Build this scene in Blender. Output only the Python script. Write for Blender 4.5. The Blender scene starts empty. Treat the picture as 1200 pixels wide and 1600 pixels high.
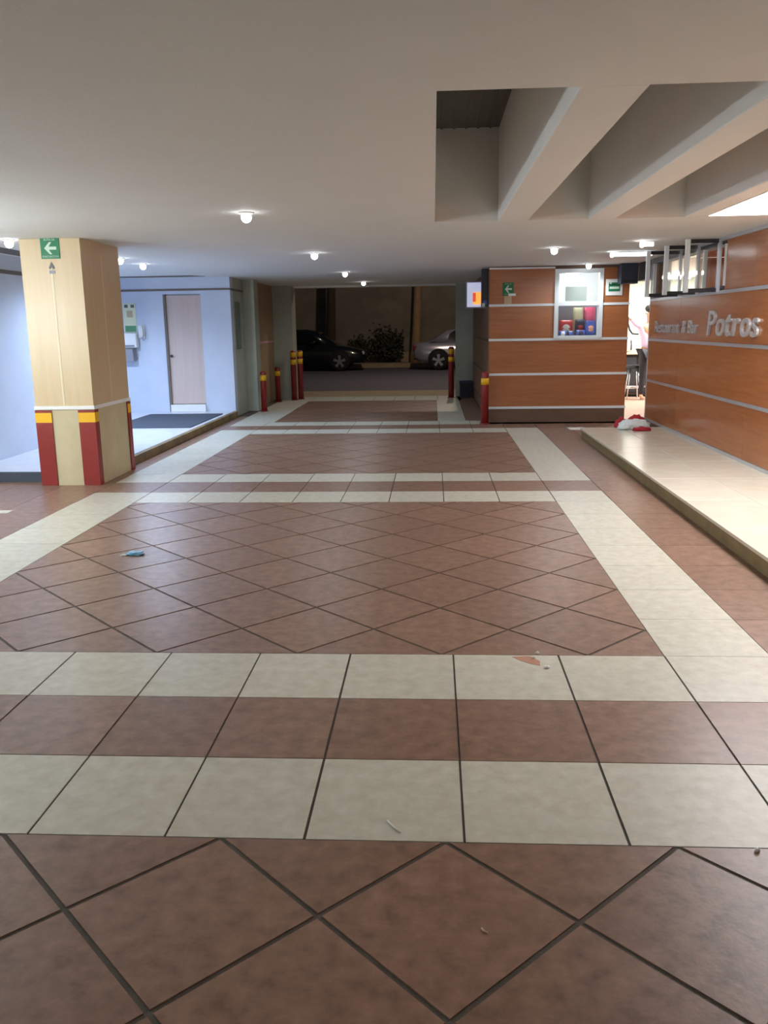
import bpy, bmesh, math, random
from mathutils import Vector, Matrix
R = math.radians
scene = bpy.context.scene
C = scene.collection
random.seed(7)

# ------------------------------------------------------------------ camera
PITCH, YAW, ROLL, FPX = 0.2134, 0.0592, -0.0152, 1340.14
fw = Vector((-math.sin(YAW)*math.cos(PITCH), math.cos(YAW)*math.cos(PITCH), -math.sin(PITCH)))
r0 = Vector((math.cos(YAW), math.sin(YAW), 0)); u0 = r0.cross(fw)
rt = math.cos(ROLL)*r0 + math.sin(ROLL)*u0
up = -math.sin(ROLL)*r0 + math.cos(ROLL)*u0
cd = bpy.data.cameras.new('camera'); cam = bpy.data.objects.new('camera', cd); C.objects.link(cam)
cd.sensor_fit = 'HORIZONTAL'; cd.sensor_width = 36.0; cd.lens = FPX/1200*36.0
cd.clip_start = .05; cd.clip_end = 200
m = Matrix((rt, up, -fw)).transposed().to_4x4(); m.translation = Vector((0, 0, 1.5))
cam.matrix_world = m
scene.camera = cam

# ------------------------------------------------------------------ world, exposure, main lights
w = bpy.data.worlds.new('night'); scene.world = w; w.use_nodes = True
bg = w.node_tree.nodes['Background']; bg.inputs[0].default_value = (.30, .34, .5, 1); bg.inputs[1].default_value = .035
vs = scene.view_settings
vs.view_transform = 'Standard'; vs.look = 'None'; vs.gamma = 1.0; vs.use_curve_mapping = False
vs.exposure = 0.05
ZC = 2.35            # ceiling height
PANEL_EMIT = 15.0     # light panel in the last ceiling bay
DOWN_W = 30.0        # ordinary downlight
WING_W = 135.0        # cool lamps of the raised lobby
COOL = (.80, .88, 1.0); NEUT = (.85, .94, 1.0); WARM = (1.0, .83, .62)

def add_light(name, typ, loc, energy, color, parent=None, **k):
    d = bpy.data.lights.new(name, typ); d.energy = energy; d.color = color
    for a, b in k.items(): setattr(d, a, b)
    o = bpy.data.objects.new(name, d); C.objects.link(o); o.location = loc
    if parent: o.parent = parent
    return o
# sodium lamp over the street, the white lamps in the restaurant and lobby ceilings
add_light('street_lamp_glow', 'POINT', (.6, 24.5, 6.0), 520, (1.0, .78, .60), shadow_soft_size=.15)
def ceiling_area(name, loc, sx, sy, e, col):
    o = add_light(name, 'AREA', loc, e, col); o.data.shape = 'RECTANGLE'; o.data.size = sx; o.data.size_y = sy
    return o
ceiling_area('restaurant_ceiling_lamp', (5.1, 17.2, 2.36), 2.0, 1.3, 250, (1, .99, .96))
ceiling_area('restaurant_hall_lamp', (5.0, 11.0, 2.3), 1.2, 1.2, 45, (1, .95, .88))

# ------------------------------------------------------------------ helpers
def lin(c):
    return tuple(((v/255)/12.92 if v/255 <= .04045 else ((v/255+.055)/1.055)**2.4) for v in c) + (1,)

def mat(name, rgb, rough=.5, metal=0, rgb2=None, nscale=(6, 6, 6), namt=.5, bump=0, bscale=60, emit=None, estr=0,
        alpha=1, trans=0, coat=0, rnd=0, detail=4, spec=.5):
    mt = bpy.data.materials.new(name); mt.use_nodes = True
    nt = mt.node_tree; b = nt.nodes['Principled BSDF']
    b.inputs['Base Color'].default_value = lin(rgb); b.inputs['Roughness'].default_value = rough
    b.inputs['Metallic'].default_value = metal; b.inputs['Specular IOR Level'].default_value = spec
    if coat: b.inputs['Coat Weight'].default_value = coat; b.inputs['Coat Roughness'].default_value = .08
    if trans: b.inputs['Transmission Weight'].default_value = trans; b.inputs['IOR'].default_value = 1.1
    if alpha < 1: b.inputs['Alpha'].default_value = alpha
    if emit:
        b.inputs['Emission Color'].default_value = lin(emit); b.inputs['Emission Strength'].default_value = estr
    geo = nt.nodes.new('ShaderNodeNewGeometry')
    if rgb2 or rnd:
        mp = nt.nodes.new('ShaderNodeMapping'); mp.inputs['Scale'].default_value = nscale
        nt.links.new(geo.outputs['Position'], mp.inputs['Vector'])
        no = nt.nodes.new('ShaderNodeTexNoise'); no.inputs['Scale'].default_value = 1; no.inputs['Detail'].default_value = detail
        no.inputs['Roughness'].default_value = .6
        nt.links.new(mp.outputs[0], no.inputs['Vector'])
        ramp = nt.nodes.new('ShaderNodeValToRGB')
        ramp.color_ramp.elements[0].position = .5-namt*.5; ramp.color_ramp.elements[1].position = .5+namt*.5
        ramp.color_ramp.elements[0].color = lin(rgb); ramp.color_ramp.elements[1].color = lin(rgb2 or rgb)
        nt.links.new(no.outputs['Fac'], ramp.inputs['Fac'])
        out = ramp.outputs['Color']
        if rnd:
            oi = nt.nodes.new('ShaderNodeObjectInfo'); mr = nt.nodes.new('ShaderNodeMapRange')
            mr.inputs['To Min'].default_value = 1-rnd; mr.inputs['To Max'].default_value = 1+rnd
            nt.links.new(oi.outputs['Random'], mr.inputs['Value'])
            hs = nt.nodes.new('ShaderNodeHueSaturation'); nt.links.new(mr.outputs[0], hs.inputs['Value'])
            nt.links.new(out, hs.inputs['Color']); out = hs.outputs['Color']
        nt.links.new(out, b.inputs['Base Color'])
    if bump:
        nb = nt.nodes.new('ShaderNodeTexNoise'); nb.inputs['Scale'].default_value = bscale; nb.inputs['Detail'].default_value = 3
        nt.links.new(geo.outputs['Position'], nb.inputs['Vector'])
        bp = nt.nodes.new('ShaderNodeBump'); bp.inputs['Strength'].default_value = bump; bp.inputs['Distance'].default_value = .01
        nt.links.new(nb.outputs['Fac'], bp.inputs['Height']); nt.links.new(bp.outputs['Normal'], b.inputs['Normal'])
    return mt

M = dict(
    brown=mat('terracotta_tile', (108, 80, 63), .36, rgb2=(152, 119, 99), nscale=(15, 15, 15), namt=.46, bump=.06, bscale=45, rnd=.07, detail=7),
    cream=mat('cream_tile', (186, 181, 162), .38, rgb2=(206, 203, 187), nscale=(16, 16, 16), namt=.38, bump=.05, bscale=45, rnd=.03, detail=7),
    grout=mat('grout', (78, 70, 62), .85, rgb2=(98, 90, 80), nscale=(8, 8, 8), bump=.3, bscale=200),
    ceil=mat('ceiling_paint', (225, 226, 222), .75, rgb2=(230, 231, 227), nscale=(1.5, 1.5, 1.5), bump=.15, bscale=70),
    skyl=mat('skylight_glazing', (104, 104, 98), .6, rgb2=(84, 84, 80), nscale=(30, 2, 2)),
    wood=mat('cherry_panel', (156, 95, 57), .2, rgb2=(182, 116, 72), nscale=(2.2, 2.2, 34), namt=.6, detail=6, rnd=.03),
    wooddk=mat('dark_baseboard', (96, 70, 52), .5, rgb2=(118, 88, 66), nscale=(3, 3, 20)),
    alu=mat('aluminium', (214, 216, 222), .32, .55, rgb2=(200, 202, 208), nscale=(3, 3, 3)),
    aluw=mat('white_aluminium', (232, 238, 240), .4),
    dkmetal=mat('dark_metal', (52, 52, 58), .5, .3),
    tan=mat('tan_laminate', (204, 180, 140), .4, rgb2=(214, 192, 154), nscale=(22, 22, 1.2), namt=.6),
    tan_line=mat('pale_joint', (226, 212, 180), .5),
    plaster=mat('cream_plaster', (206, 194, 160), .7, rgb2=(192, 178, 142), nscale=(4, 4, 4), bump=.2, bscale=60),
    red=mat('red_enamel', (142, 40, 34), .4, rgb2=(128, 34, 30), nscale=(5, 5, 5)),
    yellow=mat('yellow_enamel', (240, 184, 20), .42),
    white=mat('white_paint', (236, 236, 232), .5),
    wingwall=mat('lobby_wall', (196, 206, 222), .42, rgb2=(208, 216, 230), nscale=(3, 3, 3), namt=.6),
    wingfloor=mat('lobby_floor', (206, 208, 216), .25, rgb2=(216, 218, 226), nscale=(4, 4, 4)),
    curb=mat('stone_curb', (150, 126, 84), .7, rgb2=(92, 78, 56), nscale=(3, 3, 3), namt=.5, bump=.2),
    mat=mat('rubber_mat', (66, 72, 84), .9, rgb2=(80, 86, 98), nscale=(60, 60, 60), bump=.4, bscale=180),
    slot=mat('groove_shade', (96, 88, 82), .8),  # dark tone standing for the shade in the ceiling groove
    joint=mat('wall_joint', (120, 110, 104), .8),
    doorm=mat('pink_door', (206, 184, 172), .45, rgb2=(214, 194, 184), nscale=(18, 18, 1)),
    granite=mat('green_grey_plaster', (166, 174, 160), .45, rgb2=(180, 186, 172), nscale=(6, 6, 6), bump=.05),
    panelt=mat('tan_panel', (156, 126, 92), .45, rgb2=(170, 140, 104), nscale=(5, 5, 5)),
    pink=mat('pink_tape', (220, 160, 165), .5),
    ledgetop=mat('ledge_slab', (212, 204, 184), .22, rgb2=(224, 218, 200), nscale=(5, 5, 5), rnd=.02),
    riser=mat('ledge_riser', (146, 126, 84), .65, rgb2=(118, 102, 68), nscale=(7, 7, 7), bump=.2),
    asphalt=mat('asphalt', (84, 84, 96), .75, rgb2=(100, 98, 108), nscale=(4, 4, 4), bump=.4, bscale=90),
    kerb=mat('kerb_concrete', (168, 150, 124), .8, rgb2=(150, 132, 108), nscale=(3, 3, 3)),
    stwall=mat('street_wall', (104, 98, 88), .9, rgb2=(138, 130, 118), nscale=(.9, .9, 1.4), namt=.5, bump=.4, bscale=12, detail=7),
    bark=mat('bark', (74, 62, 48), .9, rgb2=(52, 44, 36), nscale=(14, 14, 3), bump=.6, bscale=25),
    barklit=mat('lit_bark', (170, 140, 104), .9, rgb2=(130, 104, 78), nscale=(10, 10, 3), bump=.6, bscale=25),  # orange street light put into the bark colour
    leaf=mat('dark_leaf', (40, 48, 34), .7, rgb2=(58, 62, 46), nscale=(8, 8, 8)),
    cardk=mat('dark_car_paint', (20, 26, 30), .22, .3, coat=.6),
    carsl=mat('silver_car_paint', (186, 184, 200), .25, .6, coat=.6),
    glassdk=mat('car_glass', (14, 16, 20), .08),
    tyre=mat('tyre_rubber', (22, 22, 24), .8),
    rim=mat('alloy_rim', (170, 170, 178), .3, .8),
    tail=mat('tail_lamp', (110, 16, 22), .2),
    head=mat('head_lamp', (190, 200, 205), .1),
    green=mat('sign_green', (20, 118, 74), .5),
    signpale=mat('sign_pale', (206, 226, 206), .5),
    beige=mat('beige_paper', (196, 176, 140), .7),
    black=mat('black_plastic', (24, 26, 32), .5),
    bluebox=mat('dark_blue_box', (52, 58, 78), .5),
    glass=mat('clear_glass', (235, 245, 245), .03, trans=.9, alpha=.16),
    lamp=mat('lamp_face', (255, 255, 255), .4, emit=(248, 250, 255), estr=14),
    tube=mat('tube_face', (255, 255, 255), .4, emit=(240, 245, 255), estr=3.5),
    panel=mat('luminous_panel', (255, 255, 255), .4, emit=(246, 250, 255), estr=PANEL_EMIT),
    adlit=mat('lit_advert_white', (240, 240, 255), .3, emit=(200, 206, 240), estr=.5),
    adorange=mat('lit_advert_orange', (255, 150, 60), .3, emit=(255, 170, 80), estr=1.0),
    adred=mat('lit_advert_red', (220, 80, 60), .3, emit=(230, 90, 60), estr=.7),
    room=mat('room_white', (238, 238, 232), .6),
    counterm=mat('dark_counter', (44, 34, 28), .4),
    countertop=mat('counter_top', (206, 180, 150), .4),
    roomfloor=mat('room_floor', (196, 160, 142), .35, rgb2=(180, 148, 132), nscale=(4, 4, 4)),
    lilac=mat('lilac_shirt', (206, 186, 214), .8), trouser=mat('dark_trousers', (34, 34, 42), .8),
    skin=mat('skin', (186, 134, 104), .5), hair=mat('dark_hair', (28, 22, 20), .6),
    chrome=mat('chrome', (210, 212, 216), .15, 1),
    cloth=mat('white_cloth', (238, 242, 240), .7, rgb2=(224, 230, 230), nscale=(20, 20, 20)),
    redcloth=mat('red_cloth', (176, 34, 44), .7),
    pewter=mat('brushed_letters', (206, 202, 202), .38, .35),
    bluefoil=mat('blue_foil', (120, 178, 210), .3), scrap=mat('paper_scrap', (232, 230, 224), .6),
    salsa=mat('orange_smear', (178, 130, 106), .6),
    greypaper=mat('grey_notice', (150, 156, 148), .6),
    pk_red=mat('red_pack', (206, 52, 46), .35), pk_white=mat('white_pack', (236, 230, 220), .4),
    pk_blue=mat('blue_pack', (74, 92, 176), .35), pk_pink=mat('pink_pack', (208, 72, 104), .35),
    pk_peach=mat('peach_pack', (236, 160, 120), .4), pk_dark=mat('dark_pack', (60, 50, 70), .4),
    pk_cream=mat('cream_pack', (226, 216, 170), .4),
    poster=mat('poster_pale', (226, 228, 190), .6), postg=mat('poster_green', (90, 150, 110), .6), postd=mat('poster_dark', (100, 100, 96), .6),
    greencase=mat('green_glass_case', (92, 112, 100), .2),
    greybox=mat('grey_box', (150, 148, 156), .5),
)

def link(name, me, parent=None, loc=(0, 0, 0), rot=None):
    o = bpy.data.objects.new(name, me); C.objects.link(o); o.location = loc
    if rot: o.rotation_euler = rot
    if parent: o.parent = parent
    return o
def tag(o, label=None, cat=None, group=None, kind=None):
    if label: o['label'] = label
    if cat: o['category'] = cat
    if group: o['group'] = group
    if kind: o['kind'] = kind
    return o
def thing(name, label, cat, loc=(0, 0, 0), group=None, rz=0):
    o = bpy.data.objects.new(name, None); C.objects.link(o); o.location = loc; o.rotation_euler = (0, 0, rz)
    o.empty_display_size = .1
    return tag(o, label, cat, group)
def struct(name, me, parent=None):
    o = link(name, me, parent)
    if not parent: o['kind'] = 'structure'
    return o

class MB:
    """collects shapes in one bmesh"""
    def __init__(s): s.bm = bmesh.new(); s.mats = []
    def mi(s, m):
        if m not in s.mats: s.mats.append(m)
        return s.mats.index(m)
    def _fin(s, fs, m, smooth=False):
        i = s.mi(m)
        for f in fs: f.material_index = i; f.smooth = smooth
    def box(s, x0, x1, y0, y1, z0, z1, m, bev=0):
        g = bmesh.ops.create_cube(s.bm, size=1)['verts']
        for v in g:
            v.co = Vector(((x0+x1)/2+v.co.x*(x1-x0), (y0+y1)/2+v.co.y*(y1-y0), (z0+z1)/2+v.co.z*(z1-z0)))
        fs = {f for v in g for f in v.link_faces}
        if bev:
            es = {e for v in g for e in v.link_edges}
            r = bmesh.ops.bevel(s.bm, geom=list(es), offset=bev, segments=2, affect='EDGES', profile=.5)
            fs = {f for f in fs if f.is_valid} | set(r['faces'])
        s._fin(fs, m); return s
    def prism(s, pts, z0, z1, m, axis='z', inset=0):
        def P(a, b, c):
            return {'z': (a, b, c), 'x': (c, a, b), 'y': (a, c, b)}[axis]
        n = len(pts)
        lo = [s.bm.verts.new(P(p[0], p[1], z0)) for p in pts]; hi = [s.bm.verts.new(P(p[0], p[1], z1)) for p in pts]
        fs = [s.bm.faces.new(hi), s.bm.faces.new(lo[::-1])]
        for i in range(n): fs.append(s.bm.faces.new((lo[i], lo[(i+1) % n], hi[(i+1) % n], hi[i])))
        bmesh.ops.recalc_face_normals(s.bm, faces=fs); s._fin(fs, m); return s
    def lathe(s, prof, m, seg=24, c=(0, 0), axis='z', smooth=True):
        rings = []
        for r, z in prof:
            ring = []
            for k in range(seg):
                a = 2*math.pi*k/seg; p = (c[0]+r*math.cos(a), c[1]+r*math.sin(a), z)
                ring.append(s.bm.verts.new({'z': p, 'x': (p[2], p[0], p[1]), 'y': (p[0], p[2], p[1])}[axis]))
            rings.append(ring)
        fs = []
        for a, b in zip(rings, rings[1:]):
            for k in range(seg): fs.append(s.bm.faces.new((a[k], a[(k+1) % seg], b[(k+1) % seg], b[k])))
        caps = [s.bm.faces.new(rings[0][::-1]), s.bm.faces.new(rings[-1])]
        bmesh.ops.recalc_face_normals(s.bm, faces=fs+caps); s._fin(fs, m, smooth); s._fin(caps, m); return s
    def tube(s, pts, rad, m, seg=8, rads=None):
        pts = [Vector(p) for p in pts]; rings = []
        for i, p in enumerate(pts):
            d = (pts[min(i+1, len(pts)-1)]-pts[max(i-1, 0)]).normalized()
            a = d.orthogonal().normalized(); b = d.cross(a); r = rads[i] if rads else rad
            if i:
                pa = (prev-d*prev.dot(d)).normalized(); a = pa; b = d.cross(a)
            prev = a
            rings.append([s.bm.verts.new(p+r*(a*math.cos(2*math.pi*k/seg)+b*math.sin(2*math.pi*k/seg))) for k in range(seg)])
        fs = []
        for a, b in zip(rings, rings[1:]):
            for k in range(seg): fs.append(s.bm.faces.new((a[k], a[(k+1) % seg], b[(k+1) % seg], b[k])))
        fs += [s.bm.faces.new(rings[0][::-1]), s.bm.faces.new(rings[-1])]
        bmesh.ops.recalc_face_normals(s.bm, faces=fs); s._fin(fs, m, True); return s
    def loft(s, secs, m, smooth=False):
        rings = [[s.bm.verts.new(p) for p in sc] for sc in secs]; n = len(rings[0]); fs = []
        for a, b in zip(rings, rings[1:]):
            for k in range(n): fs.append(s.bm.faces.new((a[k], a[(k+1) % n], b[(k+1) % n], b[k])))
        fs += [s.bm.faces.new(rings[0][::-1]), s.bm.faces.new(rings[-1])]
        bmesh.ops.recalc_face_normals(s.bm, faces=fs); s._fin(fs, m, smooth); return s
    def blob(s, c, r, m, seed=0, amp=.25, sub=3):
        from mathutils import noise
        g = bmesh.ops.create_icosphere(s.bm, subdivisions=sub, radius=1)['verts']
        for v in g:
            d = v.co.normalized(); k = 1+amp*noise.noise(d*2.3+Vector((seed*3.1, seed, 0)))+amp*.5*noise.noise(d*6+Vector((seed, 0, 0)))
            v.co = Vector((c[0]+d.x*r[0]*k, c[1]+d.y*r[1]*k, max(c[2]+d.z*r[2]*k, s.floor if hasattr(s, 'floor') else -9)))
        s._fin({f for v in g for f in v.link_faces}, m, True); return s
    def mesh(s, name='part'):
        me = bpy.data.meshes.new(name); s.bm.to_mesh(me); s.bm.free()
        for m in s.mats: me.materials.append(m)
        return me
    def build(s, name, parent=None, loc=(0, 0, 0), rot=None): return link(name, s.mesh(name), parent, loc, rot)

def bx(name, x0, x1, y0, y1, z0, z1, m, parent=None, bev=0):
    """a box object with its origin at its centre"""
    c = ((x0+x1)/2, (y0+y1)/2, (z0+z1)/2)
    me = MB().box(x0-c[0], x1-c[0], y0-c[1], y1-c[1], z0-c[2], z1-c[2], M[m], bev).mesh(name)
    o = link(name, me, parent, c)
    if parent: o.location = Vector(c)-parent.location
    return o

# ------------------------------------------------------------------ FLOOR with single tiles
S = .4780                                  # tile side
DG = S*math.sqrt(2)
COLX = [-3.20, -2.66, -2.18, -1.71, -1.243, -.817, -.391, .089, .573, 1.056, 1.536, 2.0]
BANDS = [(2.287, 2.778, 3.285, 3.775), (7.325, 7.81, 8.34, 8.81), (12.25, 12.76, 13.28, 13.79)]
FX0, FX1 = -2.66, 1.056
fl = MB()
fl.box(-7, 3.02, -3.2, 18.85, -.25, -.004, M['grout'])
floor = struct('floor', fl.mesh('floor'))
ntile = 0
late = MB()                                 # far tiles too small to tell apart
def clip(poly, x0, x1, y0, y1):
    for ax, lim, sg in ((0, x0, 1), (0, x1, -1), (1, y0, 1), (1, y1, -1)):
        out = []
        for i, p in enumerate(poly):
            q = poly[i-1]
            ip = sg*(p[ax]-lim) >= 0; iq = sg*(q[ax]-lim) >= 0
            if ip != iq:
                t = (lim-q[ax])/(p[ax]-q[ax]); out.append((q[0]+t*(p[0]-q[0]), q[1]+t*(p[1]-q[1])))
            if ip: out.append(p)
        poly = out
        if not poly: return poly
    return poly
_cache = {}
def tile(poly, m, far=False):
    global ntile
    area = abs(sum(poly[i-1][0]*p[1]-p[0]*poly[i-1][1] for i, p in enumerate(poly)))/2
    if area < .004: return
    if far:
        late.prism(poly, -.004, 0, M[m]); return
    cx = sum(p[0] for p in poly)/len(poly); cy = sum(p[1] for p in poly)/len(poly)
    loc = [(round(p[0]-cx, 3), round(p[1]-cy, 3)) for p in poly]
    key = (m,)+tuple(loc)
    if key not in _cache: _cache[key] = MB().prism(loc, -.004, 0, M[m]).mesh('tile')
    link('tile', _cache[key], floor, (cx, cy, 0)); ntile += 1
def rect_tile(x0, x1, y0, y1, m, far=False, gx=.0045, gy=.0022):
    tile([(x0+gx, y0+gy), (x1-gx, y0+gy), (x1-gx, y1-gy), (x0+gx, y1-gy)], m, far)
def diamonds(x0, x1, y0, y1, ox, oy, m, far=lambda x, y: False, g=.0075):
    h = DG/2-g*math.sqrt(2)
    i0 = int((x0-ox)/DG)-2; i1 = int((x1-ox)/DG)+2; j0 = int((y0-oy)/DG)-2; j1 = int((y1-oy)/DG)+2
    for i in range(i0, i1+1):
        for j in range(j0, j1+1):
            for k in (0, .5):
                cx, cy = ox+(i+k)*DG, oy+(j+k)*DG
                p = clip([(cx+h, cy), (cx, cy+h), (cx-h, cy), (cx, cy-h)], x0+.002, x1-.002, y0+.002, y1-.002)
                if len(p) > 2: tile(p, m, far(cx, cy))
VX = .033                                   # x of one diamond corner
diamonds(-2.18, 1.6, .9, 2.287, VX+DG/2, 2.287, 'brown', far=lambda x, y: y < .95)
diamonds(FX0, FX1, 3.775, 7.325, VX+DG/2, 3.775, 'brown')
diamonds(FX0, FX1, 8.81, 12.25, VX+DG/2, 8.81, 'brown', far=lambda x, y: y > 10.6)
diamonds(-2.58, .067, 13.79, 17.75, VX, 13.79, 'brown', far=lambda x, y: True)
for bi, b in enumerate(BANDS):
    for k, (c) in enumerate(('cream', 'brown', 'cream')):
        for x0, x1 in zip(COLX, COLX[1:]):
            if bi == 0 and x0 < -2.7: continue
            if x0 >= 1.53:
                mm = 'brown'
            elif x0 < -3 and k == 1: mm = 'brown'
            else: mm = c
            rect_tile(x0, x1, b[k], b[k+1], mm, far=(bi == 2))
# cream columns beside the fields, brown strips outside them
def run(x0, x1, y0, y1, m, far=False, n=None):
    n = n or max(1, round((y1-y0)/S)); d = (y1-y0)/n
    for i in range(n): rect_tile(x0, x1, y0+i*d, y0+(i+1)*d, m, far, gy=.0015, gx=.002)
run(1.056, 1.536, 3.775, 7.325, 'cream'); run(1.056, 1.536, 8.81, 12.25, 'cream')
run(-3.20, -2.66, 4.4, 7.325, 'cream'); run(-3.20, -2.66, 8.81, 12.25, 'cream')
run(-3.20, -2.58, 13.79, 17.75, 'cream', True); run(.067, .517, 13.79, 17.75, 'cream', True)
run(1.536, 2.0, 3.775, 7.325, 'brown'); run(1.536, 2.0, 8.81, 12.25, 'brown')
run(.517, .86, 13.79, 18.85, 'brown', True)
run(2.0, 2.5, 11.7, 13.5, 'brown'); run(2.5, 3.02, 11.7, 13.5, 'brown'); run(.86, 3.02, 13.28, 13.5, 'brown', True)
for x0 in (-3.67, -4.14, -4.61):
    run(x0, x0+.47, 5.9, 8.42, 'brown', far=x0 < -4.2)
link('tile', MB().prism([(-.27, -.06), (.27, -.06), (.27, .06), (-.27, .06)], -.004, .0025, M['cream']).mesh('tile'), floor, (-3.87, 6.95, 0))
run(-3.37, -3.20, 8.42, 14.75, 'brown', True)
for x0, x1 in zip([-3.2, -2.58]+COLX[3:9], [-2.58]+COLX[3:9]+[.517]): rect_tile(x0, x1, 17.75, 18.85, 'cream', True)
o = late.build('far_tiles', floor); o['kind'] = 'stuff'

# ------------------------------------------------------------------ CEILING with beamed light well
cb = MB()
RX0, RX1, RY0, RY1, RZ = .015, 3.03, 3.45, 7.62, 3.09
T = ZC+.25
for (x0, x1, y0, y1) in ((-7, RX0, -3.2, 18.9), (RX0, 3.03, -3.2, RY0), (RX0, 3.03, RY1, 18.9)):
    cb.box(x0, x1, y0, y1, ZC, T, M['ceil'])
cb.box(RX0-.12, RX0, RY0-.12, RY1+.12, T, RZ+.1, M['ceil']); cb.box(RX0, RX1, RY1, RY1+.12, T, RZ+.1, M['ceil'])
cb.box(RX0, RX1, RY0-.12, RY0, T, RZ+.1, M['ceil']); cb.box(RX1, RX1+.12, RY0-.12, RY1+.12, T, RZ+.1, M['ceil'])
ceiling = struct('ceiling', cb.mesh('ceiling'))
for x0, x1 in ((.545, .80), (1.30, 1.52), (2.09, 2.255)):
    bx('beam', x0, x1, RY0, RY1, ZC, RZ, 'ceil', ceiling, .008)
sk = MB(); sk.box(RX0, RX1, RY0, RY1, RZ, RZ+.03, M['skyl'])
for k in range(30):
    x = RX0+.05+k*.1; sk.box(x, x+.02, RY0, RY1, RZ-.008, RZ, M['skyl'])
sk.build('skylight_glazing', ceiling)
lp = thing('light_panel', 'long bright white luminous ceiling panel in the bay beside the wood wall', 'ceiling light', (2.64, 5.53, ZC))
MB().box(-.375, .375, -2.07, 2.07, .05, .06, M['panel']).build('diffuser', lp)
f = MB()
for s_ in (-1, 1):
    f.box(s_*.375-.01, s_*.375+.01, -2.08, 2.08, .0, .08, M['white']); f.box(-.38, .38, s_*2.075-.01, s_*2.075+.01, .0, .08, M['white'])
f.build('frame', lp)

# ------------------------------------------------------------------ outer shell
struct('wall_back', MB().box(-5.2, 3.02, -3.2, -3, -.25, T, M['room']).mesh('wall'))  # unseen back and left walls, set close and white to bounce light
wlm = MB(); wlm.box(-5.2, -5.0, -3, 7.6, -.25, T, M['room']); wlm.box(-7.2, -5.0, 7.6, 7.8, -.25, T, M['room']); wlm.box(-7.2, -7, 7.8, 14.9, -.25, T, M['wingwall'])
struct('wall_left', wlm.mesh('wall'))

# right wall: cherry panels between aluminium strips
WX = 3.03
wr = MB()
for (y0, y1, z0, z1) in ((-3.2, 9.42, -.25, T), (9.42, 12.42, -.25, 1.83), (9.42, 12.42, 2.31, T), (12.42, 12.52, -.25, T)):
    wr.box(WX+.02, WX+.16, y0, y1, z0, z1, M['wooddk'])
wr.box(WX+.02, WX+.16, 12.52, 13.5, 2.1, T, M['dkmetal'])
wall_right = struct('wall_right', wr.mesh('wall'))
ZS = [.145, .694, 1.256, 1.795]
yb = [-1.2, 1.24, 3.68, 6.12, 8.56, 11.0, 12.52]
for zi, (z0, z1) in enumerate(zip(ZS, ZS[1:]+[2.33])):
    for y0, y1 in zip(yb, yb[1:]):
        if zi == 3:
            if y0 == 11.0: continue
            if y0 == 8.56: y1 = 9.42
        bx('wood_panel', WX, WX+.02, y0+.0015, y1-.0015, z0+.022, z1-.012 if zi < 3 else z1, 'wood', wall_right)
for z in ZS: bx('metal_strip', WX-.008, WX+.02, -1.2, 12.52, z-.014, z+.02, 'alu', wall_right)
tag(struct('baseboard_right', MB().box(WX-.004, WX+.02, -1.2, 12.52, 0.13, .131, M['wooddk']).mesh('b')), kind='structure')
bx('corner_strip', WX-.006, WX+.03, 12.505, 12.53, .0, ZC-.002, 'alu', wall_right)
tr = struct('trim_1', MB().box(WX-.03, WX+.02, -1.2, 10.3, ZC-.035, ZC-.002, M['alu']).mesh('t'))

# window band with pivoted sashes standing open
w1 = bpy.data.objects.new('window_1', None); C.objects.link(w1); w1.location = (WX, 10.9, 1.83); w1['kind'] = 'structure'
fr = MB()
fr.box(-.01, .14, -1.48, 1.52, 0, .03, M['dkmetal']); fr.box(-.01, .14, -1.48, 1.52, .45, .48, M['dkmetal'])
fr.build('window_frame', w1)
for k in range(5):
    y = -1.48+k*.742; MB().box(-.012, .03, y-.02, y+.02, .03, .45, M['aluw']).build('mullion', w1)
for y, wd in ((-1.36, .385), (-.62, .41), (.10, .44)):
    sh = MB(); z0, z1 = -.03, .51
    sh.box(-wd, -wd+.045, y-.018, y+.018, z0, z1, M['aluw']); sh.box(-.05, -.013, y-.018, y+.018, z0, z1, M['alu'])
    sh.box(-wd+.045, -.05, y-.018, y+.018, z0, z0+.04, M['dkmetal']); sh.box(-wd+.045, -.05, y-.018, y+.018, z1-.04, z1, M['dkmetal'])
    so = sh.build('sash', w1)
    MB().box(-wd+.045, -.05, y-.004, y+.004, z0+.04, z1-.04, M['glass']).build('pane', so)

# lettering on the right wall
def letters(text, parent, x, z, h, mtl, step, shear=.15, ex=.012, bold=.012, xs=1.0):
    """wall letters laid along -Y (reads left to right from the corridor)"""
    for ch in text:
        if ch == ' ': x += step*.55*h; continue
        cu = bpy.data.curves.new('letter', 'FONT'); cu.body = ch; cu.size = h*1.4; cu.extrude = ex; cu.shear = shear; cu.offset = bold*h
        cu.resolution_u = 3
        t = bpy.data.objects.new('tmp', cu); C.objects.link(t)
        bpy.context.view_layer.update()
        me = bpy.data.meshes.new_from_object(t.evaluated_get(bpy.context.evaluated_depsgraph_get()))
        bpy.data.objects.remove(t); bpy.data.curves.remove(cu)
        xs_ = [v.co.x for v in me.vertices]; a, b = min(xs_), max(xs_)
        for v in me.vertices: v.co.x = (v.co.x-a)*xs
        me.materials.clear(); me.materials.append(M[mtl])
        lo = link('letter', me, parent, (x, 0, z))
        lo.rotation_euler = (R(90), 0, 0)
        x += (b-a)*xs+.12*h
    return x
sg = thing('wall_lettering', 'brushed metal gothic style letters fixed on the wood wall below the open windows', 'sign', (WX-.014, 12.12, 1.36), rz=-R(90))
xx = letters('Restaurant & Bar', sg, 0, .005, .155, 'pewter', 1.0, xs=1.2, bold=.0)
letters('Potros', sg, 2.28, -.01, .27, 'pewter', 1.0, xs=1.36)

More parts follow.
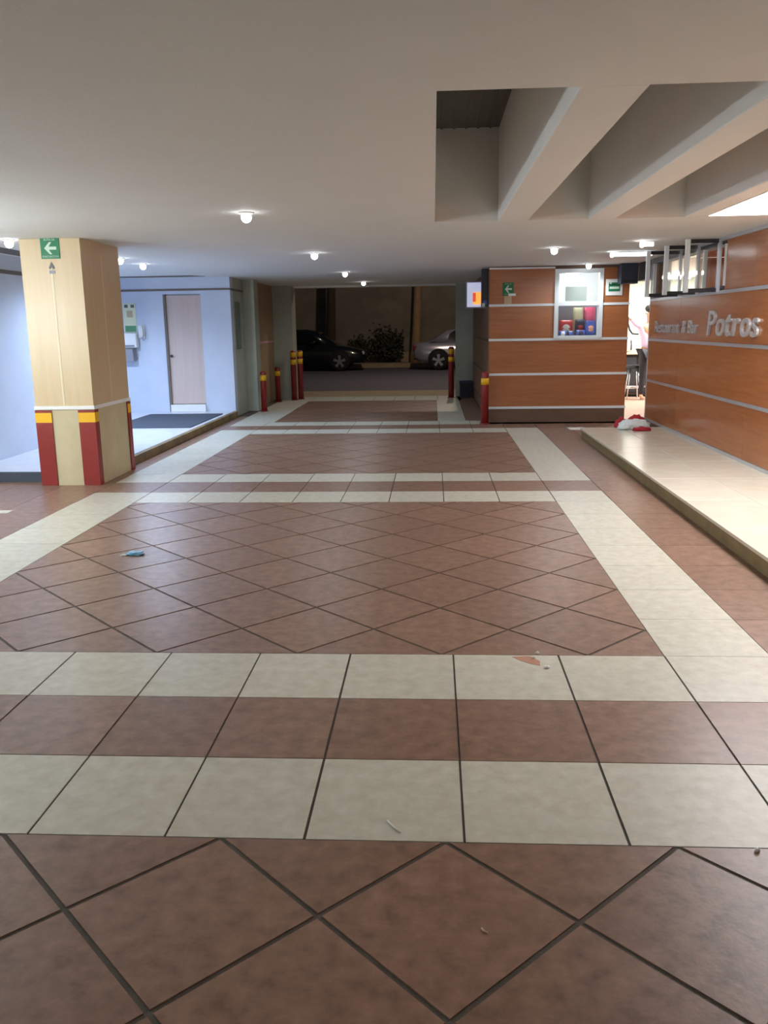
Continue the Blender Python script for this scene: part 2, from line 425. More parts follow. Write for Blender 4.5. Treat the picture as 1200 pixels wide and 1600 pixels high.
# ledge along the right wall
lb = MB(); lb.box(1.985, WX+.02, -1.2, 11.62, -.004, .105, M['riser'])
ledge = struct('floor_ledge', lb.mesh('ledge'))
for i in range(13):
    y1 = 11.62-i*.98; y0 = y1-.98
    for x0, x1 in ((1.965, 2.49), (2.49, 3.03)):
        bx('slab', x0+.0015, x1-.0015, y0+.0015, y1-.0015, .105, .13, 'ledgetop', ledge, .003)

# ------------------------------------------------------------------ BOOTH with wood front
BX0, BX1, BY = .86, 2.95, 13.5
bb = MB()
WX0, WX1, WZ0, WZ1 = 1.865, 2.53, 1.285, 2.27     # shop window opening
for (x0, x1, z0, z1) in ((BX0, WX0, 0, ZC), (WX1, BX1, 0, ZC), (WX0, WX1, 0, WZ0), (WX0, WX1, WZ1, ZC)):
    bb.box(x0, x1, BY+.02, BY+.12, z0, z1, M['wooddk'])
bb.box(BX0, BX0+.1, BY+.12, 18.6, 0, ZC, M['wooddk']); bb.box(BX1-.1, BX1, BY+.12, 18.6, 0, ZC, M['room'])
bb.box(BX0+.1, BX1-.1, 14.9, 15.0, 0, ZC, M['room']); bb.box(BX0+.1, BX1-.1, BY+.12, 14.9, 1.0, 1.03, M['room'])
booth = struct('wall_booth', bb.mesh('wall'))
ZB = [.227, .741, 1.265, 1.78]
for z0, z1 in zip(ZB, ZB[1:]+[2.31]):
    if z0 < 1.2: spans = ((BX0, BX1),)
    else: spans = ((BX0, WX0-.03), (WX1+.03, BX1))
    for x0, x1 in spans:
        bx('wood_panel', x0, x1, BY, BY+.02, z0+.018, z1-.018 if z1 < 2.3 else z1, 'wood', booth)
for z in ZB:
    spans = ((BX0-.01, BX1+.01),) if z < 1.7 else ((BX0-.01, WX0-.03), (WX1+.03, BX1+.01))
    for x0, x1 in spans: bx('metal_strip', x0, x1, BY-.01, BY+.02, z-.018, z+.018, 'aluw', booth)
bx('metal_strip', BX0-.01, WX0-.03, BY-.012, BY+.02, 2.31, 2.335, 'aluw', booth)
for z0, z1 in zip([0.03]+ZB, ZB+[2.33]):
    bx('wood_panel', BX0-.02, BX0, BY, 18.55, z0+.01, z1-.01, 'wooddk', booth)
struct('baseboard_booth', MB().box(BX0, BX1, BY-.005, BY+.02, 0, .205, M['wooddk']).mesh('b'))

w2 = bpy.data.objects.new('window_2', None); C.objects.link(w2); w2.location = ((WX0+WX1)/2, BY, WZ0); w2['kind'] = 'structure'
hw = (WX1-WX0)/2; hz = WZ1-WZ0
f = MB()
for s_ in (-1, 1): f.box(s_*hw-.03, s_*hw+.03, -.02, .1, 0, hz+.03, M['aluw'])
f.box(-hw+.03, hw-.03, -.02, .1, -.02, .03, M['aluw']); f.box(-hw+.03, hw-.03, -.02, .1, hz-.03, hz+.03, M['aluw']); f.box(-hw+.03, hw-.03, -.02, .1, .475, .53, M['aluw'])
f.build('window_frame', w2)
MB().box(-hw+.03, hw-.03, .03, .036, .03, .475, M['glass']).build('pane', w2); MB().box(-hw+.03, hw-.03, .03, .036, .53, hz-.03, M['glass']).build('pane', w2)
wx = (WX0+WX1)/2
ns = thing('window_notice', 'plain grey notice sheet behind the upper booth window pane', 'notice', (wx-.03, BY+.062, WZ0+.545))
MB().box(-.16, .16, 0, .004, .0, .21, M['greypaper']).build('sheet', ns)
MB().box(-.17, .17, .004, .008, -.01, .22, M['white']).build('backing', ns)
# goods on the booth shelf
sf = thing('display_shelf', 'white display shelf behind the lower booth window pane', 'shelf', (wx, BY+.28, WZ0-.01))
MB().box(-.36, .36, -.14, .14, -.02, .02, M['white'], .004).build('board', sf); MB().box(-.36, .36, .15, .17, -.02, .5, M['greybox']).build('back_panel', sf)
def pack(x, y, z, w_, h_, mt, label, m2=None, lean=0):
    t = thing('snack_pack', label, 'package', (x, y, z), 'packages in the booth window')
    b_ = MB(); secs = []
    for k in range(7):
        u = k/6; th = .035*math.sin(math.pi*u)+.004
        secs.append([(-w_/2, -th, u*h_), (-w_/4, -th*1.25, u*h_), (w_/4, -th*1.25, u*h_), (w_/2, -th, u*h_), (w_/2, th, u*h_), (-w_/2, th, u*h_)])
    b_.loft(secs, M[mt], True).build('bag', t)
    if m2:
        MB().lathe([(.001, -.052), (w_*.3, -.046), (w_*.33, -.03)], M[m2], 20, (0, h_*.5), 'y').build('print', t)
    return t
zt = WZ0+.012
pack(wx-.14, BY+.27, zt, .20, .25, 'pk_red', 'red package with a round white panel in booth window', 'pk_white')
pack(wx-.20, BY+.17, zt, .11, .09, 'pk_blue', 'small blue packet below the red package', 'pk_white')
pack(wx-.08, BY+.17, zt, .10, .09, 'pk_dark', 'small dark packet with blue dot beside the small blue packet', 'pk_blue')
pack(wx+.07, BY+.17, zt, .13, .10, 'pk_blue', 'low blue packet beside the purple blue package', 'pk_dark')
pack(wx+.22, BY+.17, zt, .15, .24, 'pk_blue', 'tall purple blue package with peach panel at window side', 'pk_peach')
pack(wx+.08, BY+.275, zt, .15, .26, 'pk_dark', 'tall dark package standing behind the low blue packet', 'pk_red')
pack(wx+.23, BY+.375, zt, .17, .44, 'pk_pink', 'tallest pink package at the back of the booth window')
pack(wx+.06, BY+.375, zt, .15, .44, 'pk_cream', 'tall cream package beside the tallest pink package')
dl = thing('booth_lamp', 'small white lamp under the booth ceiling behind window', 'lamp', (wx, BY+.6, ZC))
MB().lathe([(.12, -.05), (.14, -.02), (.14, 0)], M['lamp'], 20).build('diffuser', dl)
add_light('booth_lamp_glow', 'POINT', (0, 0, -.18), 14, COOL, dl, shadow_soft_size=.1)

# ------------------------------------------------------------------ lobby platform, walls
pf = MB()
pf.box(-7, -3.9, 8.44, 14.75, -.004, .1, M['wingfloor']); pf.box(-3.9, -3.45, 9.22, 14.75, -.004, .1, M['wingfloor'])
platform = struct('floor_platform', pf.mesh('platform'))
for i in range(6):
    bx('curb_stone', -3.45, -3.38, 9.22+i*.92, 9.22+(i+1)*.92-.004, -.003, .1, 'curb', platform, .004)
for i in range(3):
    bx('curb_stone', -6.9+i, -5.9+i-.004, 8.39, 8.44, -.003, .1, 'mat', platform, .004)
wl = MB(); wl.box(-7, -4.82, 8.9, 11.2, .1, ZC, M['wingwall'])
wall_lobby_left = struct('wall_lobby_left', wl.mesh('wall'))
bx('joint_band', -4.823, -4.815, 8.895, 11.2, 2.14, 2.185, 'joint', wall_lobby_left)
wf = MB(); wf.box(-7, -4.58, 14.75, 14.95, .1, ZC, M['wingwall']); wf.box(-3.93, -3.42, 14.75, 14.95, 0, ZC, M['wingwall'])
wf.box(-4.58, -3.93, 14.75, 14.95, 2.08, ZC, M['wingwall']); wf.box(-4.58, -3.93, 14.85, 14.95, .1, 2.08, M['wingwall'])
wall_far = struct('wall_lobby_far', wf.mesh('wall'))
bx('joint_band', -7, -3.415, 14.742, 14.752, 2.135, 2.17, 'joint', wall_far)
d1 = bpy.data.objects.new('door_1', None); C.objects.link(d1); d1.location = (-4.255, 14.8, .1); d1['kind'] = 'structure'
MB().box(-.285, .325, 0, .04, .13, 1.96, M['doorm']).build('door_leaf', d1)
MB().box(-.325, -.285, -.045, .04, .0, 1.98, M['joint']).build('door_jamb', d1)
MB().box(-.285, .325, -.12, .04, .0, .12, M['white'], .005).build('door_step', d1)
MB().lathe([(.012, -.05), (.022, -.045), (.022, -.02), (.01, -.01), (.01, .0)], M['dkmetal'], 12, (-.24, .95), 'y').build('door_knob', d1)
struct('shade_strip_1', MB().box(-4.73, -4.44, 8.45, 11.2, ZC-.006, ZC, M['slot']).mesh('t'))  # flat dark strip painted as a shaded groove along the left wall
struct('shade_strip_2', MB().prism([(-7, 14.2), (-3.95, 14.2), (-3.75, 14.45), (-7, 14.45)], ZC-.006, ZC, M['slot']).mesh('t'))  # same painted groove shade along the far wall
dm = link('door_mat', MB().box(-.62, .62, -1.0, 1.0, 0, .012, M['mat'], .004).mesh('door_mat'), None, (-4.14, 13.22, .1))
tag(dm, 'dark grey rubber mat lying on the raised pale lobby floor', 'mat')
# things on the lobby far wall
ps = thing('wall_poster', 'pale yellow and green poster above the white dispenser', 'poster', (-5.165, 14.745, 1.46))
MB().box(-.105, .105, -.006, 0, 0, .48, M['poster']).build('sheet', ps)
MB().box(-.095, .095, -.009, -.006, .01, .11, M['postg']).build('print', ps)
for s_ in (-.055, .055): MB().box(s_-.03, s_+.03, -.009, -.006, .41, .46, M['postd']).build('print', ps)
MB().box(-.05, .05, -.009, -.006, .25, .36, M['beige']).build('print', ps)
dp = thing('paper_dispenser', 'white wall dispenser box under the lobby poster', 'dispenser', (-5.16, 14.745, 1.2))
MB().box(-.12, .12, -.13, 0, 0, .25, M['white'], .02).build('housing', dp); MB().box(-.08, .08, -.134, -.128, .02, .05, M['greybox']).build('slot', dp)
ph = thing('wall_telephone', 'white wall telephone with dark cord beside the dispenser', 'telephone', (-4.97, 14.745, 1.36))
MB().box(-.06, .05, -.04, 0, 0, .22, M['white'], .01).build('base', ph)
MB().tube([(.0, -.06, .2), (.02, -.07, .15), (.02, -.07, .06), (.0, -.06, .02)], .022, M['white'], 10, [.03, .018, .018, .03]).build('handset', ph)
MB().tube([(0, -.05, .0), (.03, -.05, -.04), (.07, -.05, .0), (.075, -.05, .1)], .006, M['greybox'], 6).build('cord', ph)
gb = thing('waste_basket', 'grey wall basket hanging below the white dispenser', 'basket', (-5.2, 14.745, .98))
MB().prism([(-.16, 0), (0, 0), (0, .2), (-.2, .2)], -.1, .1, M['greybox'], 'x').build('bin_body', gb)
MB().box(-.11, .11, -.21, 0, .195, .21, M['greypaper'], .004).build('rim', gb)

# passage walls to the street
pw = MB(); pw.box(-3.62, -3.42, 14.95, 18.3, -.004, ZC, M['granite']); wp = struct('wall_passage', pw.mesh('wall'))
bx('joint_band', -3.422, -3.412, 14.76, 15.74, 2.13, 2.165, 'joint', wp)
bx('pilaster', -3.42, -3.22, 15.75, 16.12, 0, ZC, 'granite', wp, .004)
bx('infill_panel', -3.42, -3.36, 16.13, 18.29, 0, ZC, 'panelt', wp)
bx('tape', -3.362, -3.355, 16.3, 18.2, 1.2, 1.24, 'pink', wp)
bx('glass_case', -3.42, -3.405, 15.05, 15.4, 1.15, 1.95, 'greencase', wp, .005)
struct('wall_street_left', MB().box(-3.62, -2.955, 18.3, 18.8, -.004, ZC, M['granite']).mesh('w'))
struct('wall_street_right', MB().box(.475, 3.2, 18.6, 18.85, -.004, ZC, M['granite']).mesh('w'))
struct('trim_4', MB().box(-2.955, .475, 18.6, 18.9, 2.315, ZC, M['ceil']).mesh('t'))
# building face seen from the street side
struct('wall_facade', MB().box(-12, -3.62, 18.5, 18.8, -.1, 6, M['granite']).box(3.2, 12, 18.6, 18.85, -.1, 6, M['granite']).box(-3.62, 3.2, 18.7, 18.9, T, 6, M['granite']).mesh('w'))

# ------------------------------------------------------------------ COLUMN
col = thing('column', 'square tan laminate column with cream base and red corner guards', 'column', (-3.59, 8.7, 0))
hx, hy = .29, .5
MB().box(-hx, hx, -hy, hy, .765, ZC-.002, M['tan']).build('shaft', col)
MB().box(-hx+.004, hx-.004, -hy+.004, hy-.004, 0, .765, M['plaster']).build('plinth', col)
MB().box(-hx-.012, hx+.012, -hy-.012, hy+.012, .75, .785, M['white'], .003).build('dado_trim', col)
MB().box(-.01, .01, -hy-.003, -hy, .79, 2.1, M['tan_line']).build('joint_strip', col)
MB().box(hx, hx+.003, -.01, .01, .79, 2.25, M['tan_line']).build('joint_strip', col)
for sx in (-1, 1):
    for sy in (-1, 1):
        wd, t_ = .165, .008
        X0 = sx*(hx+t_); Y0 = sy*(hy+t_)
        def ang(z0, z1, mt, e=0):
            b_ = MB(); x1 = X0+sx*e; y1 = Y0+sy*e
            xa, xb = sorted((x1, x1-sx*wd)); ya, yb2 = sorted((y1, sy*hy)); b_.box(xa, xb, ya, yb2, z0, z1, mt)
            xa, xb = sorted((x1, sx*hx)); ya, yb2 = sorted((sy*hy, y1-sy*.1)); b_.box(xa, xb, ya, yb2, z0, z1, mt)
            return b_
        g_ = ang(0, .745, M['red']).build('corner_guard', col)
        ang(.625, .72, M['yellow'], .001).build('yellow_band', g_)

def arrow_sign(name, label, loc, w_, h_, parts_extra=None):
    t = thing(name, label, 'sign', loc)
    MB().box(-w_/2, w_/2, -.006, 0, 0, h_, M['green'], .001).build('plate', t)
    k = w_
    pts = [(-.30, .5), (-.02, .80), (.10, .80), (-.06, .575), (.34, .575), (.34, .425), (-.06, .425), (.10, .20), (-.02, .20)]
    MB().prism([(a*k, h_*(.02+b*.96)) for a, b in pts], -.009, -.006, M['signpale'], 'y').build('arrow', t)
    return t
def text_on(parent, body, x, z, size, mt, y=-.0075):
    cu = bpy.data.curves.new('text', 'FONT'); cu.body = body; cu.size = size; cu.extrude = .001; cu.align_x = 'CENTER'; cu.resolution_u = 2
    t = bpy.data.objects.new('tmp', cu); C.objects.link(t); bpy.context.view_layer.update()
    me = bpy.data.meshes.new_from_object(t.evaluated_get(bpy.context.evaluated_depsgraph_get()))
    bpy.data.objects.remove(t); bpy.data.curves.remove(cu)
    me.materials.clear(); me.materials.append(M[mt])
    o_ = link('lettering', me, parent, (x, y, z)); o_.rotation_euler = (R(90), 0, 0); return o_
s1 = arrow_sign('exit_sign', 'green sign with pale left arrow high on the tan column', (-3.585, 8.2-.001, 2.165), .18, .19)
text_on(s1, 'RUTA DE', 0, .162, .026, 'signpale'); text_on(s1, 'EVACUACION', 0, .012, .024, 'signpale')
st = thing('column_sticker', 'small dark emblem sticker with grey tag below the column sign', 'sticker', (-3.585, 8.199, 2.03))
MB().prism([(-.03, .05), (0, .11), (.03, .05), (.012, .04), (0, .06), (-.012, .04)], -.004, 0, M['postd'], 'y').build('emblem', st)
MB().box(-.028, .028, -.003, 0, 0, .03, M['greybox']).build('tag', st)
s2 = arrow_sign('exit_sign', 'green sign with pale left arrow on the wood booth front', (1.135, BY-.001, 1.925), .165, .19)
text_on(s2, 'RUTA DE', 0, .162, .024, 'signpale'); text_on(s2, 'EVACUACION', 0, .012, .021, 'signpale')
pc = thing('taped_note', 'beige note with white strip taped under the booth arrow sign', 'note', (1.14, BY-.001, 1.80))
MB().box(-.06, .05, -.004, 0, 0, .12, M['beige']).build('note', pc); MB().box(.0, .11, -.014, -.009, .118, .155, M['white']).build('strip', pc)
s3 = thing('safety_sign', 'white rounded safety sign with green panel beside the booth window', 'sign', (2.72, BY-.001, 1.90))
MB().box(-.125, .125, -.012, 0, 0, .24, M['white'], .005).build('plate', s3)
MB().box(-.085, .085, -.015, -.012, .06, .19, M['green']).build('panel', s3)
MB().box(-.07, .07, -.017, -.015, .095, .13, M['signpale']).build('band', s3)
MB().box(-.085, .085, -.017, -.015, .155, .165, M['black']).build('band', s3); MB().box(-.07, -.045, -.017, -.015, .165, .19, M['signpale']).build('mark', s3)

# lit advert and dark box at the booth corner, bin, shutter box
ad = thing('lit_advert', 'small lit white advert box with orange picture beside booth corner', 'light box', (.665, 14.3, 1.76))
MB().box(-.14, .18, -.04, .04, 0, .42, M['greybox'], .008).build('casing', ad)
MB().box(-.12, .17, -.045, -.04, .02, .40, M['adlit']).build('face', ad)
MB().box(-.02, .16, -.048, -.045, .06, .25, M['adorange']).build('picture', ad); MB().box(-.03, .02, -.049, -.045, .10, .24, M['adred']).build('picture', ad)
MB().box(.18, .196, -.03, .03, .15, .27, M['dkmetal']).build('bracket', ad)
sp = thing('corner_cabinet', 'tall narrow dark box mounted high on the booth corner', 'box', (.79, 13.66, 1.77))
MB().box(-.05, .05, -.1, .1, 0, .56, M['dkmetal'], .006).build('casing', sp); MB().box(-.03, .03, -.103, -.1, .03, .09, M['pk_blue']).build('label', sp); MB().box(-.045, .0, -.104, -.1, .0, .05, M['signpale']).build('label', sp)
bn = thing('crate', 'dark plastic crate on the floor beside the booth wall', 'crate', (.69, 18.33, 0))
b_ = MB(); b_.box(-.13, .13, -.13, .13, 0, .02, M['black'])
for s_ in (-1, 1): b_.box(s_*.12-.01, s_*.12+.01, -.13, .13, .02, .33, M['black']); b_.box(-.11, .11, s_*.12-.01, s_*.12+.01, .02, .33, M['black'])
b_.build('body', bn)
rm = MB()
for s_ in (-1, 1): rm.box(s_*.13-.015, s_*.13+.015, -.145, .145, .31, .345, M['bluebox']); rm.box(-.115, .115, s_*.13-.015, s_*.13+.015, .31, .345, M['bluebox'])
rm.build('rim', bn)
sb = thing('shutter_box', 'dark blue box under the ceiling above the doorway', 'box', (2.93, 13.36, 2.06))
MB().box(-.17, .08, -.12, .12, 0, ZC-2.06-.002, M['bluebox'], .006).build('casing', sb); MB().box(-.15, .06, -.124, -.12, .02, .05, M['dkmetal']).build('slot', sb)

# ------------------------------------------------------------------ BOLLARDS
def bollard(x, y, h_, bands, label, grp, r=.055):
    t = thing('bollard', label, 'bollard', (x, y, 0), grp)
    MB().lathe([(r, 0), (r, h_-.03), (r*.8, h_-.008), (r*.4, h_)], M['red'], 20).build('post', t)
    for z in bands: MB().lathe([(r+.0015, z), (r+.0015, z+.1)], M['yellow'], 20).build('yellow_band', t)
    MB().lathe([(r+.02, 0), (r+.02, .012), (r, .014)], M['red'], 20).build('foot', t)
bollard(-3.10, 15.66, .73, (.56,), 'short red bollard with one yellow band beside the grey pilaster', 'bollards')
bollard(-3.2, 17.7, .71, (.53,), 'short red bollard with one yellow band by the tan passage panel', 'bollards')
bollard(-2.93, 18.1, 1.03, (.74, .89), 'tall red bollard with two yellow bands closest to the left street pier', 'bollards', .06)
bollard(-2.82, 18.3, 1.03, (.75, .9), 'tall red bollard with two yellow bands at the road edge in front of dark car', 'bollards', .06)
bollard(.375, 18.3, 1.06, (.75, .91), 'tall red bollard with two yellow bands in front of the silver car', 'bollards', .06)
bollard(.79, 13.33, .8, (.6,), 'short red bollard with one yellow band at the wood booth corner', 'bollards', .06)

# ------------------------------------------------------------------ DOWNLIGHTS
def downlight(x, y, label, energy=DOWN_W, color=NEUT, r=.04):
    t = thing('ceiling_lamp', label, 'ceiling lamp', (x, y, ZC), 'round ceiling lamps')
    MB().lathe([(r+.012, -.012), (r+.02, 0)], M['white'], 24).build('socket', t)
    MB().lathe([(.004, -.012-1.6*r)]+[(r*math.sin(R(a)), -.012-.6*r-r*math.cos(R(a))) for a in (20, 45, 70, 90, 115, 127)], M['lamp'], 20).build('bulb', t)
    add_light('lamp_glow', 'SPOT', (0, 0, -.012-1.6*r-.01), energy, color, t, spot_size=R(165), spot_blend=.6, shadow_soft_size=.06)
downlight(-1.387, 10.4, 'round ceiling lamp above the second tiled field')
downlight(-1.40, 14.1, 'round ceiling lamp above the third brown and cream tile band', DOWN_W*1.2)
downlight(-1.35, 17.2, 'round ceiling lamp nearest the street opening', DOWN_W*1.0)
downlight(1.39, 10.35, 'round ceiling lamp between the light well and the wood booth')
downlight(2.28, 13.2, 'round ceiling lamp right in front of the booth window')
downlight(-4.0, 8.25, 'round ceiling lamp beside the tan column head', 46, (.62, .72, 1))
downlight(-3.77, 10.56, 'round lobby ceiling lamp just behind the tan column', WING_W, (.56, .72, 1))
downlight(-3.82, 11.55, 'round lobby ceiling lamp farther from the tan column', WING_W, (.56, .72, 1))
downlight(-5.4, 12.6, 'round lobby ceiling lamp over the rubber mat side', WING_W*1.6, (.56, .72, 1))
downlight(-1.4, 6.7, 'round ceiling lamp left of the light well', 1, WARM)
def wall_fill(x, y, face, label, energy):  # unseen wall lamps added as fill to brighten ceiling and floor
    t = thing('fill_lamp', label, 'fill lamp', (x, y, 1.62), 'added fill lamps out of view', face)
    MB().box(-.05, .05, 0, .02, -.09, .09, M['white'], .004).build('back_plate', t)
    MB().lathe([(.05, -.11), (.07, -.06), (.075, .0), (.07, .06), (.05, .11)], M['tube'], 20, (0, .09)).build('shade', t)
    add_light('fill_glow', 'POINT', (0, .26, 0), energy, NEUT, t, shadow_soft_size=.1)
for y, lb_, e in ((.2, 'added fill lamp at the entrance end of the hall wall', 15), (3.0, 'added fill lamp at the middle of the hall wall', 30), (5.9, 'added fill lamp on the hall wall end towards the column', 150)):
    wall_fill(-5.0, y, -R(90), lb_, e)
for x, lb_ in ((-1.8, 'added fill lamp on the back wall towards the hall wall'), (1.2, 'added fill lamp on the back wall towards the ledge')): wall_fill(x, -3.0, 0, lb_, 6)
def tube_lamp(x, y, L, label):
    t = thing('tube_lamp', label, 'tube lamp', (x, y, ZC), 'tube lamps near the windows')
    MB().lathe([(.02, .02), (.02, L)], M['tube'], 14, (0, -.04), 'x').build('tube', t)
    MB().lathe([(.024, 0), (.03, .01), (.03, .03), (.02, .035)], M['lamp'], 14, (0, -.04), 'x').build('end_cap', t)
    MB().box(0, L, -.015, .015, -.015, -.001, M['white']).build('holder', t)
tube_lamp(2.17, 11.07, .5, 'slim bright tube lamp on the ceiling beside the open windows')
tube_lamp(2.21, 9.7, .14, 'stubby bright tube lamp on the ceiling near the light panel')

# ------------------------------------------------------------------ restaurant interior behind the doorway and windows
ri = MB()
ri.box(WX+.16, 6.6, 19.0, 19.1, 0, 2.6, M['room']); ri.box(6.5, 6.6, 6.0, 14.0, 0, 2.6, M['wood']); ri.box(6.5, 6.6, 14.0, 19.0, 0, 2.6, M['room']); ri.box(WX+.16, 6.5, 5.9, 6.0, 0, 2.6, M['wooddk'])
ri.box(WX+.16, 6.5, 6.0, 12.5, 2.36, 2.6, M['wood']); ri.box(WX-.05, 6.5, 12.5, 19.0, 2.4, 2.6, M['room'])
wi = struct('wall_restaurant', ri.mesh('wall'))
bx('wood_pillar', 3.76, 4.08, 12.62, 12.92, 0, 2.36, 'wood', wi, .004)
struct('floor_restaurant', MB().box(3.02, 6.6, 5.9, 19.0, -.25, 0, M['roomfloor']).mesh('floor'))
ct = thing('bar_counter', 'dark bar counter with tan top inside the restaurant doorway', 'counter', (4.6, 18.3, 0))
MB().box(-.9, .9, -.25, .25, .04, .86, M['counterm']).build('body', ct); MB().box(-.95, .95, -.3, .28, .86, .9, M['countertop'], .006).build('top', ct)
for k in range(4): MB().box(-.86+k*.44, -.46+k*.44, -.262, -.25, .1, .8, M['dkmetal'], .004).build('front_panel', ct)
MB().tube([(-.9, -.36, .22), (.9, -.36, .22)], .018, M['chrome'], 10).build('foot_rail', ct)
jr = thing('coffee_urn', 'rounded pale urn with dark handle standing on the bar counter', 'urn', (4.06, 18.25, .9))
MB().lathe([(.1, 0), (.13, .03), (.15, .15), (.13, .25), (.06, .3), (.02, .32)], M['white'], 24).build('body', jr)
MB().tube([(-.02, -.13, .05), (-.03, -.2, .08), (-.03, -.2, .2), (-.02, -.13, .24)], .016, M['dkmetal'], 8).build('handle', jr)
def stool(x, y, label):
    t = thing('bar_stool', label, 'stool', (x, y, 0), 'bar stools in the restaurant')
    MB().lathe([(.15, .60), (.17, .61), (.17, .65), (.14, .67)], M['black'], 20).build('seat', t)
    for k in range(4):
        a = R(45+90*k); MB().tube([(.1*math.cos(a), .1*math.sin(a), .6), (.19*math.cos(a), .19*math.sin(a), 0)], .011, M['chrome'], 8).build('leg', t)
    MB().tube([(.16*math.cos(R(20*k)), .16*math.sin(R(20*k)), .22) for k in range(19)], .008, M['chrome'], 6).build('foot_ring', t)
stool(3.98, 17.55, 'black seated chrome bar stool in front of the dark counter')

# person half hidden by the wall end
def skin_chain(name, verts, edges, rads, mt, parent, sub=2, root=0):
    me = bpy.data.meshes.new(name); me.from_pydata(verts, edges, []); o_ = link(name, me, parent)
    md = o_.modifiers.new('skin', 'SKIN'); md.use_smooth_shade = True
    sv = me.skin_vertices[0].data if me.skin_vertices else None
    if sv is None:
        bmx = bmesh.new(); bmx.from_mesh(me); bmx.verts.layers.skin.verify(); bmx.to_mesh(me); bmx.free(); sv = me.skin_vertices[0].data
    for i, r_ in enumerate(rads):
        sv[i].radius = r_ if isinstance(r_, tuple) else (r_, r_); sv[i].use_root = (i == root)
    s_ = o_.modifiers.new('sub', 'SUBSURF'); s_.levels = sub; s_.render_levels = sub
    dg = bpy.context.evaluated_depsgraph_get(); bpy.context.view_layer.update()
    m2 = bpy.data.meshes.new_from_object(o_.evaluated_get(bpy.context.evaluated_depsgraph_get()))
    o_.modifiers.clear(); o_.data = m2
    for p in m2.polygons: p.use_smooth = True
    m2.materials.clear(); m2.materials.append(M[mt]); return o_
pr = thing('person', 'person in lilac shirt and dark trousers standing at the bar counter', 'person', (4.21, 17.35, 0), rz=R(8))
V = [(0, 0, .95), (0, 0, 1.12), (0, 0, 1.36), (0, 0, 1.50), (0, -.01, 1.60), (0, -.015, 1.70),
     (-.10, 0, .9), (-.11, -.01, .48), (-.11, .02, .08), (-.12, -.14, .035),
     (.10, 0, .9), (.11, -.01, .48), (.11, .02, .08), (.12, -.14, .035),
     (-.19, 0, 1.43), (-.30, -.05, 1.46), (-.43, -.10, 1.57), (-.50, -.11, 1.60),
     (.19, 0, 1.43), (.24, .0, 1.15), (.22, -.08, .92), (.22, -.1, .84)]
E_ = [(0, 1), (1, 2), (2, 3), (3, 4), (4, 5), (0, 6), (6, 7), (7, 8), (8, 9), (0, 10), (10, 11), (11, 12), (12, 13), (2, 14), (14, 15), (15, 16), (16, 17), (2, 18), (18, 19), (19, 20), (20, 21)]
RD = [(.15, .11), (.13, .095), (.15, .10), (.055, .055), (.075, .09), (.085, .10), .075, .052, .036, .035, .075, .052, .036, .035, .05, .042, .03, .03, .05, .042, .03, .03]
skin_chain('body', V, E_, RD, 'skin', pr)
def sub_chain(name, idx, scale, mt):
    mp = {j: i for i, j in enumerate(idx)}
    ed = [(mp[a], mp[b]) for a, b in E_ if a in mp and b in mp]
    rr = [tuple(v*scale for v in (RD[j] if isinstance(RD[j], tuple) else (RD[j], RD[j]))) for j in idx]
    return skin_chain(name, [V[j] for j in idx], ed, rr, mt, pr)
sub_chain('shirt', [0, 1, 2, 14, 15, 16, 18, 19], 1.2, 'lilac'); sub_chain('trousers', [0, 6, 7, 8, 10, 11, 12], 1.22, 'trouser')
MB().blob((0, .02, 1.76), (.095, .11, .08), M['hair'], 2, .1).build('hair', pr)
for s_ in (-1, 1):
    MB().blob((s_*.03, -.108, 1.69), (.01, .006, .007), M['black'], 1, 0, 2).build('eye', pr); MB().blob((s_*.085, 0, 1.67), (.012, .02, .03), M['skin'], 1, .05, 2).build('ear', pr)
MB().blob((0, -.118, 1.66), (.014, .018, .02), M['skin'], 1, .05, 2).build('nose', pr); MB().blob((0, -.105, 1.62), (.025, .006, .006), M['redcloth'], 1, .0, 2).build('mouth', pr)
for k in range(4): MB().tube([(-.50, -.11-.02+.013*k, 1.61), (-.54, -.125+.013*k, 1.615), (-.555, -.12+.013*k, 1.59)], .008, M['skin'], 8).build('finger', pr)
MB().tube([(-.49, -.12, 1.60), (-.51, -.15, 1.58), (-.54, -.145, 1.575)], .009, M['skin'], 8).build('thumb', pr)
sp_ = thing('strap', 'black looped strap hanging from the raised hand of the person', 'strap', (3.70, 16.9, 1.28))
MB().tube([(.0, 0, .32), (-.01, 0, .2), (.03, 0, .08), (.08, 0, .01), (.2, 0, .0)], .018, M['black'], 8).build('loop', sp_)

# ------------------------------------------------------------------ STREET
struct('pavement', MB().box(-14, 14, 18.86, 20.6, -.25, -.003, M['kerb']).mesh('p'))
struct('road', MB().box(-14, 14, 20.6, 32.2, -.25, -.01, M['asphalt']).mesh('r'))
struct('kerb', MB().box(-14, 14, 32.2, 33.9, -.25, .14, M['kerb']).mesh('k'))
sw = MB(); sw.box(-14, 14, 33.9, 34.2, -.25, 6, M['stwall']); wst = struct('wall_street', sw.mesh('w'))
for x in (-9.0, 6.5): bx('wall_pier', x-.12, x+.12, 33.8, 33.9, .14, 5.5, 'stwall', wst)
struct('baseboard_street', MB().box(-14, 14, 33.86, 33.9, .14, .5, M['kerb']).mesh('b'))

